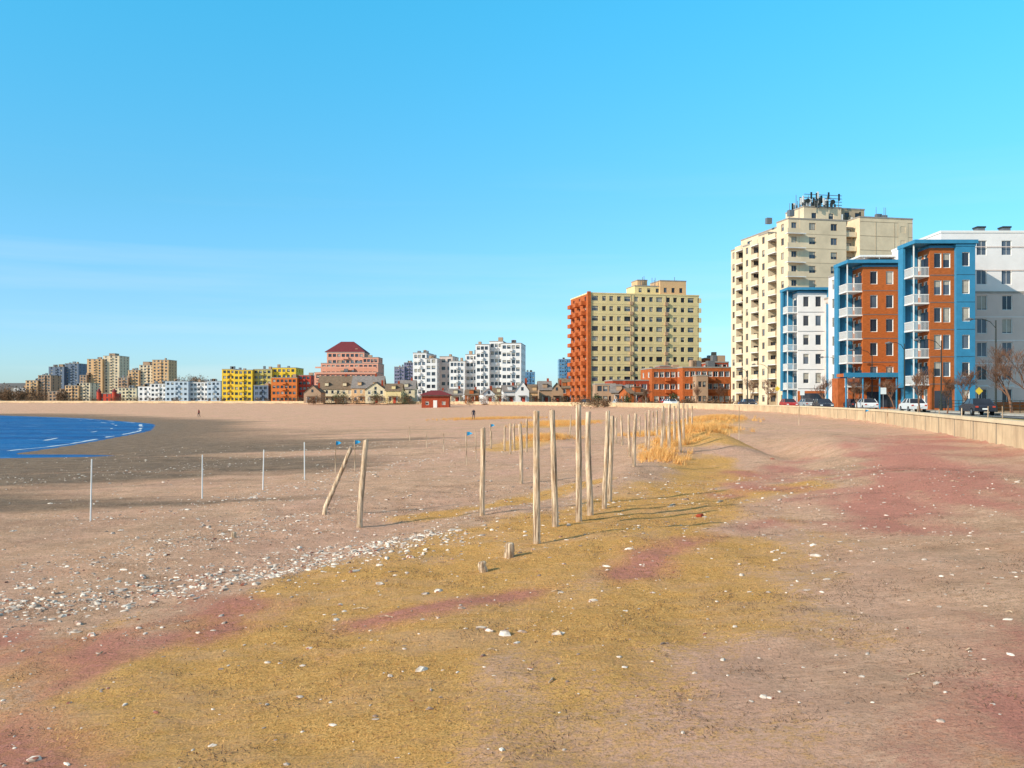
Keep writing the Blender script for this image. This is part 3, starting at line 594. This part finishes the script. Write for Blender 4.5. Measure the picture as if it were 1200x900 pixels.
for px,t,b,fl in ((106,538,610,0),(237,533,584,0),(308,527,574,0),(357,518,562,0),(393,517,555,1),(547,506,545,1),(558,503,538,0),(416,516,552,1),(575,497,520,1),(866,476,515,0),(1040,478,494,0),(1128,478,512,0),(1157,476,515,0),(1100,478,503,0),(1175,476,510,0),(520,508,530,0),(500,508,524,0),(936,474,498,0),(480,500,516,0),(1075,476,492,0),(1014,480,496,1)):
    x,y,z=ground_at_pixel(px,b); h=(b-t)*y/F; mb=MB(); mb.tube('stake','paint_white' if px<380 else 'weathered_wood',[(0,0,-.2),(random.uniform(-.03,.03)*h,0,h)],[.014+.0003*y,.01+.0003*y],6)
    if fl:
        s=max(.15,min(.26,y/130)); mb.face('flag','cloth_blue',[(.01,0,h-s*.75),(s*.5,.05,h-s*.6),(s*1.1,-.03,h-s*.3),(s*.55,.03,h-s*.02),(.01,0,h)])
    mb.build('marker_stake_with_flag' if fl else 'marker_stake',(x,y,z),forceparent=False)
# ------------------------------------------------------------------ pebbles, driftwood, grass
g=G('pebble_stone'); MATS['pebble_stone']=g.m; nn=g.noise(5.5,2,.5); c=g.mix(g.ramp(nn,.36,.60),(.28,.19,.14),(.86,.74,.62)); c=g.mix(g.ramp(g.noise(9,1),.6,.66),c,(.30,.10,.06)); g.col(c); g.b.inputs['Roughness'].default_value=.85
def rocks(name,P,S,m='pebble_stone'):
    ph=(1+5**.5)/2
    V=np.array([(-1,ph,0),(1,ph,0),(-1,-ph,0),(1,-ph,0),(0,-1,ph),(0,1,ph),(0,-1,-ph),(0,1,-ph),(ph,0,-1),(ph,0,1),(-ph,0,-1),(-ph,0,1)])/1.9
    Fi=np.array([(0,11,5),(0,5,1),(0,1,7),(0,7,10),(0,10,11),(1,5,9),(5,11,4),(11,10,2),(10,7,6),(7,1,8),(3,9,4),(3,4,2),(3,2,6),(3,6,8),(3,8,9),(4,9,5),(2,4,11),(6,2,10),(8,6,7),(9,8,1)])
    n=len(P); a=rng.random(n)*6.28; sc=np.stack([S*rng.uniform(.7,1.5,n),S*rng.uniform(.5,1,n),S*rng.uniform(.25,.55,n)],-1)
    v=V[None]*(1+rng.uniform(-.22,.22,(n,12,1)))*sc[:,None]; c,s_=np.cos(a)[:,None],np.sin(a)[:,None]
    v=np.stack([v[...,0]*c-v[...,1]*s_,v[...,0]*s_+v[...,1]*c,v[...,2]],-1)+P[:,None]
    f=(Fi[None]+12*np.arange(n)[:,None,None]).reshape(-1,3)
    me=bpy.data.meshes.new(name); me.from_pydata(v.reshape(-1,3).tolist(),[],f.tolist()); me.materials.append(MATS[m]); o=bpy.data.objects.new(name,me); scene.collection.objects.link(o)
def scatter(path,width,n):
    path=np.array(path); seg=rng.integers(0,len(path)-1,n); t=rng.random(n)[:,None]; p=path[seg]*(1-t)+path[seg+1]*t
    return p+rng.normal(size=(n,2))*width*rng.uniform(.3,1.9,(n,1))
pts=np.concatenate([scatter([(-9,13.8),(-5.6,16),(-3.4,18.3),(-1.6,20.5)],.65,2300),scatter([(-10,17),(-7,21),(-6,26)],1.0,1200),scatter([(-8,10.8),(-4.2,13)],.4,60),
  np.stack([rng.uniform(-9,12,3200),rng.uniform(7,32,3200)],-1),np.stack([rng.uniform(-30,6,1600),rng.uniform(18,75,1600)],-1),scatter([(-26,36),(-17,50),(-9,75)],2.0,700),scatter([(-12,24),(-8,36),(-5,52)],1.0,900)])
z=terrain(pts[:,0],pts[:,1]); sz=np.exp(rng.normal(-4.3,.6,len(pts)))*(1+pts[:,1]/50); sz[:2300]*=1.45
rocks('beach_pebbles',np.column_stack([pts,z+.003]),np.clip(sz,.005,.08))
mb=MB()
for k in range(110):
    px_,py_=random.uniform(-8,11),random.uniform(8,34); z0=float(terrain(px_,py_)); l=random.uniform(.06,.28); a=random.uniform(0,3.14)
    mb.tube('sticks','weathered_wood',[(px_,py_,z0+.01),(px_+l*.5*math.cos(a),py_+l*.5*math.sin(a),z0+.025),(px_+l*math.cos(a+.15),py_+l*math.sin(a+.15),z0+.012)],[.006,.01,.005],5)
mb.build('driftwood_sticks')
rocks('brick_rubble',np.array([[*ground_at_pixel(820,606)[:2],ground_at_pixel(820,606)[2]+.03],[*ground_at_pixel(1052,520)[:2],ground_at_pixel(1052,520)[2]],[*ground_at_pixel(905,538)[:2],ground_at_pixel(905,538)[2]]]),np.array([.11,.12,.12]),'red_brick')
g=G('dry_grass_blades'); MATS['dry_grass']=g.m; nn=g.noise(6,4,.8); g.col(g.mix(g.ramp(nn,.35,.65),(.58,.26,.05),(1.0,.60,.22))); g.b.inputs['Roughness'].default_value=.8
g=G('dark_litter'); MATS['dark_litter']=g.m; nn=g.noise(6,4,.8); g.col(g.mix(g.ramp(nn,.35,.65),(.08,.045,.025),(.28,.15,.08))); g.b.inputs['Roughness'].default_value=.9
def blades(name,P,L,Wd,lean,m='dry_grass'):
    n=len(P); a=rng.random(n)*6.28; d=np.stack([np.cos(a),np.sin(a)],-1); pr=np.stack([-d[:,1],d[:,0]],-1)
    le=lean*rng.uniform(.5,1.2,n); L=L*rng.uniform(.5,1.3,n); W=Wd*rng.uniform(.7,1.4,n)
    b0=P.copy(); b0[:,:2]-=pr*W[:,None]; b1=P.copy(); b1[:,:2]+=pr*W[:,None]
    t=P.copy(); t[:,:2]+=d*(L*np.sin(le))[:,None]; t[:,2]+=L*np.cos(le)
    V=np.stack([b0,b1,t],1).reshape(-1,3); me=bpy.data.meshes.new(name); me.vertices.add(3*n); me.vertices.foreach_set('co',V.reshape(-1).astype(np.float32))
    me.loops.add(3*n); me.loops.foreach_set('vertex_index',np.arange(3*n,dtype=np.int32)); me.polygons.add(n); me.polygons.foreach_set('loop_start',(np.arange(n)*3).astype(np.int32)); me.polygons.foreach_set('loop_total',np.full(n,3,np.int32))
    me.update(calc_edges=True); me.materials.append(MATS[m]); o=bpy.data.objects.new(name,me); scene.collection.objects.link(o)
c=np.stack([rng.uniform(-7,9,240000),rng.uniform(6,31,240000)],-1)
keep=(straw_f(c[:,0],c[:,1])+1.1*(vn(c[:,0]*4,c[:,1]*4,61)-.6)>.5+.5*rng.random(len(c)))&(red_f(c[:,0],c[:,1])<.7); c=c[keep]
P=np.column_stack([c,terrain(c[:,0],c[:,1])]); blades('dry_grass_mat',P,.036,.0026,1.3)
c=np.stack([rng.uniform(-8,13,260000),rng.uniform(6.5,34,260000)],-1)
dn=vn(c[:,0]*1.3,c[:,1]*1.3,91)*vn(c[:,0]*5,c[:,1]*5,92); c=c[dn>.22+.35*rng.random(len(c))]
P=np.column_stack([c,terrain(c[:,0],c[:,1])+.004]); blades('straw_litter',P,.04,.005,1.45,'dark_litter')  # debris: dark straw fragments scattered over sand and straw
cl_=[(8.9,48,1.5,3.4),(9.6,51,1.3,2.5),(7.6,44,.8,2),(6.2,39,.8,2.5),(12.6,61,1.8,3.5),(19,89,3,5),(2.2,63,1.8,3),(6,115,4,8),(-3,150,7,4),(24,110,2,6),(15,74,2,5),(11,70,2.5,5)]
PP=[]
for cx,cy,rx,ry in cl_:
    nt=int(58*rx*ry**.5); q=np.stack([rng.normal(cx,rx*.5,nt),rng.normal(cy,ry*.5,nt)],-1); q=np.repeat(q,24,0)+rng.normal(size=(nt*24,2))*.08; PP.append(q)
PP=np.concatenate(PP); blades('dune_grass',np.column_stack([PP,terrain(PP[:,0],PP[:,1])]),.38,.009,.7)
# ------------------------------------------------------------------ people
def person(px,py,jacket,legs,name,face):
    x,y,z=ground_at_pixel(px,py)
    V=dict(pel=(0,0,.95,.15),wai=(0,0,1.12,.135),che=(0,.02,1.33,.165),nec=(0,.01,1.49,.06),hea=(0,.03,1.58,.085),top=(0,.02,1.69,.075),
     sl=(-.19,.01,1.41,.07),el=(-.26,-.04,1.14,.048),wl=(-.24,.10,.92,.034),hl=(-.24,.13,.85,.035),sr=(.19,.01,1.41,.07),er=(.26,-.06,1.14,.048),wr=(.25,-.12,.90,.034),hr=(.25,-.13,.83,.035),
     tl=(-.10,.03,.86,.10),kl=(-.11,.18,.50,.065),al=(-.11,.06,.09,.045),fl=(-.11,.24,.04,.04),tr=(.10,-.02,.86,.10),kr=(.11,-.04,.48,.065),ar=(.11,-.30,.12,.045),fr=(.11,-.15,.03,.04))
    E=['pel wai','wai che','che nec','nec hea','hea top','che sl','sl el','el wl','wl hl','che sr','sr er','er wr','wr hr','pel tl','tl kl','kl al','al fl','pel tr','tr kr','kr ar','ar fr']
    K=list(V); me=bpy.data.meshes.new('body'); me.from_pydata([V[k][:3] for k in K],[tuple(K.index(a) for a in e.split()) for e in E],[])
    o=bpy.data.objects.new('body',me); scene.collection.objects.link(o); md=o.modifiers.new('s','SKIN')
    for i,k in enumerate(K): me.skin_vertices[0].data[i].radius=(V[k][3],V[k][3]*.85)
    me.skin_vertices[0].data[0].use_root=True
    o.modifiers.new('ss','SUBSURF').levels=2; o.modifiers['ss'].render_levels=2
    g=G(name+'_clothes'); sx=g.N.new('ShaderNodeSeparateXYZ'); g.link(g.co(),sx.inputs[0]); zz=sx.outputs[2]
    c=g.mix(g.ramp(zz,.90,.91),legs,jacket); c=g.mix(g.ramp(zz,1.50,1.51),c,(.5,.28,.2)); c=g.mix(g.ramp(zz,1.63,1.64),c,(.04,.025,.015)); g.col(c); g.b.inputs['Roughness'].default_value=.85
    me.materials.append(g.m)
    mat('skin',(.5,.28,.2),.6); mb=MB()
    for s_,k in ((-1,'hl'),(1,'hr')):
        hx,hy,hz,_=V[k]
        for i,l in enumerate((.07,.08,.075,.06)): yy_=hy-.03+.02*i; mb.tube('fingers','skin',[(hx,yy_,hz-.02),(hx-s_*.005,yy_,hz-.02-l*.5),(hx-s_*.02,yy_,hz-.02-l)],[.009,.009,.007],5)
        mb.tube('thumbs','skin',[(hx,hy+.03,hz),(hx-s_*.01,hy+.06,hz-.05)],[.011,.009],5)
    mb.tube('nose','skin',[(0,.10,1.60),(0,.135,1.585)],[.012,.015],5)
    f=mb.build(name,(x,y,z),face,forceparent=True); o.parent=f
person(555,492,(.03,.03,.05),(.02,.025,.05),'walking_person',R(200)); person(233,489,(.25,.05,.04),(.03,.03,.03),'strolling_person',R(80))
# ------------------------------------------------------------------ light, sky, camera
az=(-.85,-.527); el=R(27)
L=Vector((-az[0]*math.cos(el),-az[1]*math.cos(el),-math.sin(el)))
sd=bpy.data.lights.new('sun','SUN'); sd.energy=5.0; sd.angle=R(.5); sd.color=(1,.88,.72); so=bpy.data.objects.new('sun',sd); scene.collection.objects.link(so); so.rotation_euler=L.to_track_quat('-Z','Y').to_euler(); so.location=(-50,-50,60)
w=bpy.data.worlds.new('World'); scene.world=w; w.use_nodes=True; nt=w.node_tree; bg=nt.nodes['Background']
sk=nt.nodes.new('ShaderNodeTexSky'); sk.sky_type='NISHITA'; sk.sun_disc=False; sk.sun_elevation=el; sk.sun_rotation=math.atan2(az[0],az[1])%(2*math.pi); sk.air_density=1.0; sk.dust_density=.3; sk.ozone_density=1.5
tc=nt.nodes.new('ShaderNodeTexCoord'); sx=nt.nodes.new('ShaderNodeSeparateXYZ'); nt.links.new(tc.outputs['Generated'],sx.inputs[0])
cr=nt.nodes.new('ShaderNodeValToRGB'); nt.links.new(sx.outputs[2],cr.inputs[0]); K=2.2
st=[(0.0,(.64,.95,1.42)),(.1,(.62,1.04,1.42)),(.2,(.56,1.26,1.44)),(.39,(.44,1.80,1.92)),(.60,(1.9,1.6,1.15))]  # last stop: warm bright zenith above the view, added as fill light for the ground
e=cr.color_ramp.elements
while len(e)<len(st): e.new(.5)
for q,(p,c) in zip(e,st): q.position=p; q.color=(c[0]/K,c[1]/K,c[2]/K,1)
def wmix(mode,f,a,b):
    m=nt.nodes.new('ShaderNodeMix'); m.data_type='RGBA'; m.blend_type=mode
    for i,v in ((0,f),(6,a),(7,b)):
        if isinstance(v,float): m.inputs[i].default_value=v
        elif isinstance(v,tuple): m.inputs[i].default_value=v
        else: nt.links.new(v,m.inputs[i])
    return m.outputs[2]
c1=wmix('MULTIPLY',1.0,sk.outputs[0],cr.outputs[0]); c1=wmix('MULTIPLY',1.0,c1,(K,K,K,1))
mp=nt.nodes.new('ShaderNodeMapping'); mp.inputs['Scale'].default_value=(1.2,1.2,22); mp.inputs['Rotation'].default_value=(.04,.03,0); nt.links.new(tc.outputs['Generated'],mp.inputs[0])
nz=nt.nodes.new('ShaderNodeTexNoise'); nz.inputs['Scale'].default_value=1.6; nz.inputs['Detail'].default_value=6; nt.links.new(mp.outputs[0],nz.inputs['Vector'])
mr=nt.nodes.new('ShaderNodeMapRange'); mr.inputs[1].default_value=.5; mr.inputs[2].default_value=.8; mr.inputs[3].default_value=0; mr.inputs[4].default_value=.25; nt.links.new(nz.outputs['Fac'],mr.inputs[0])
mr2=nt.nodes.new('ShaderNodeMapRange'); mr2.inputs[1].default_value=.06; mr2.inputs[2].default_value=.26; mr2.inputs[3].default_value=1; mr2.inputs[4].default_value=0; nt.links.new(sx.outputs[2],mr2.inputs[0])
mm=nt.nodes.new('ShaderNodeMath'); mm.operation='MULTIPLY'; nt.links.new(mr.outputs[0],mm.inputs[0]); nt.links.new(mr2.outputs[0],mm.inputs[1])
c1=wmix('MIX',mm.outputs[0],c1,(6.4,7.0,7.2,1))
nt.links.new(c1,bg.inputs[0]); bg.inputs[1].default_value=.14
cd=bpy.data.cameras.new('camera'); co=bpy.data.objects.new('camera',cd); scene.collection.objects.link(co); co.location=(0,0,EYE); co.rotation_euler=(R(90),0,0)
cd.sensor_width=36; cd.lens=33; cd.shift_y=18/1200; cd.clip_start=.1; cd.clip_end=20000; scene.camera=co
scene.view_settings.view_transform='Standard'; scene.view_settings.look='None'; scene.view_settings.exposure=0
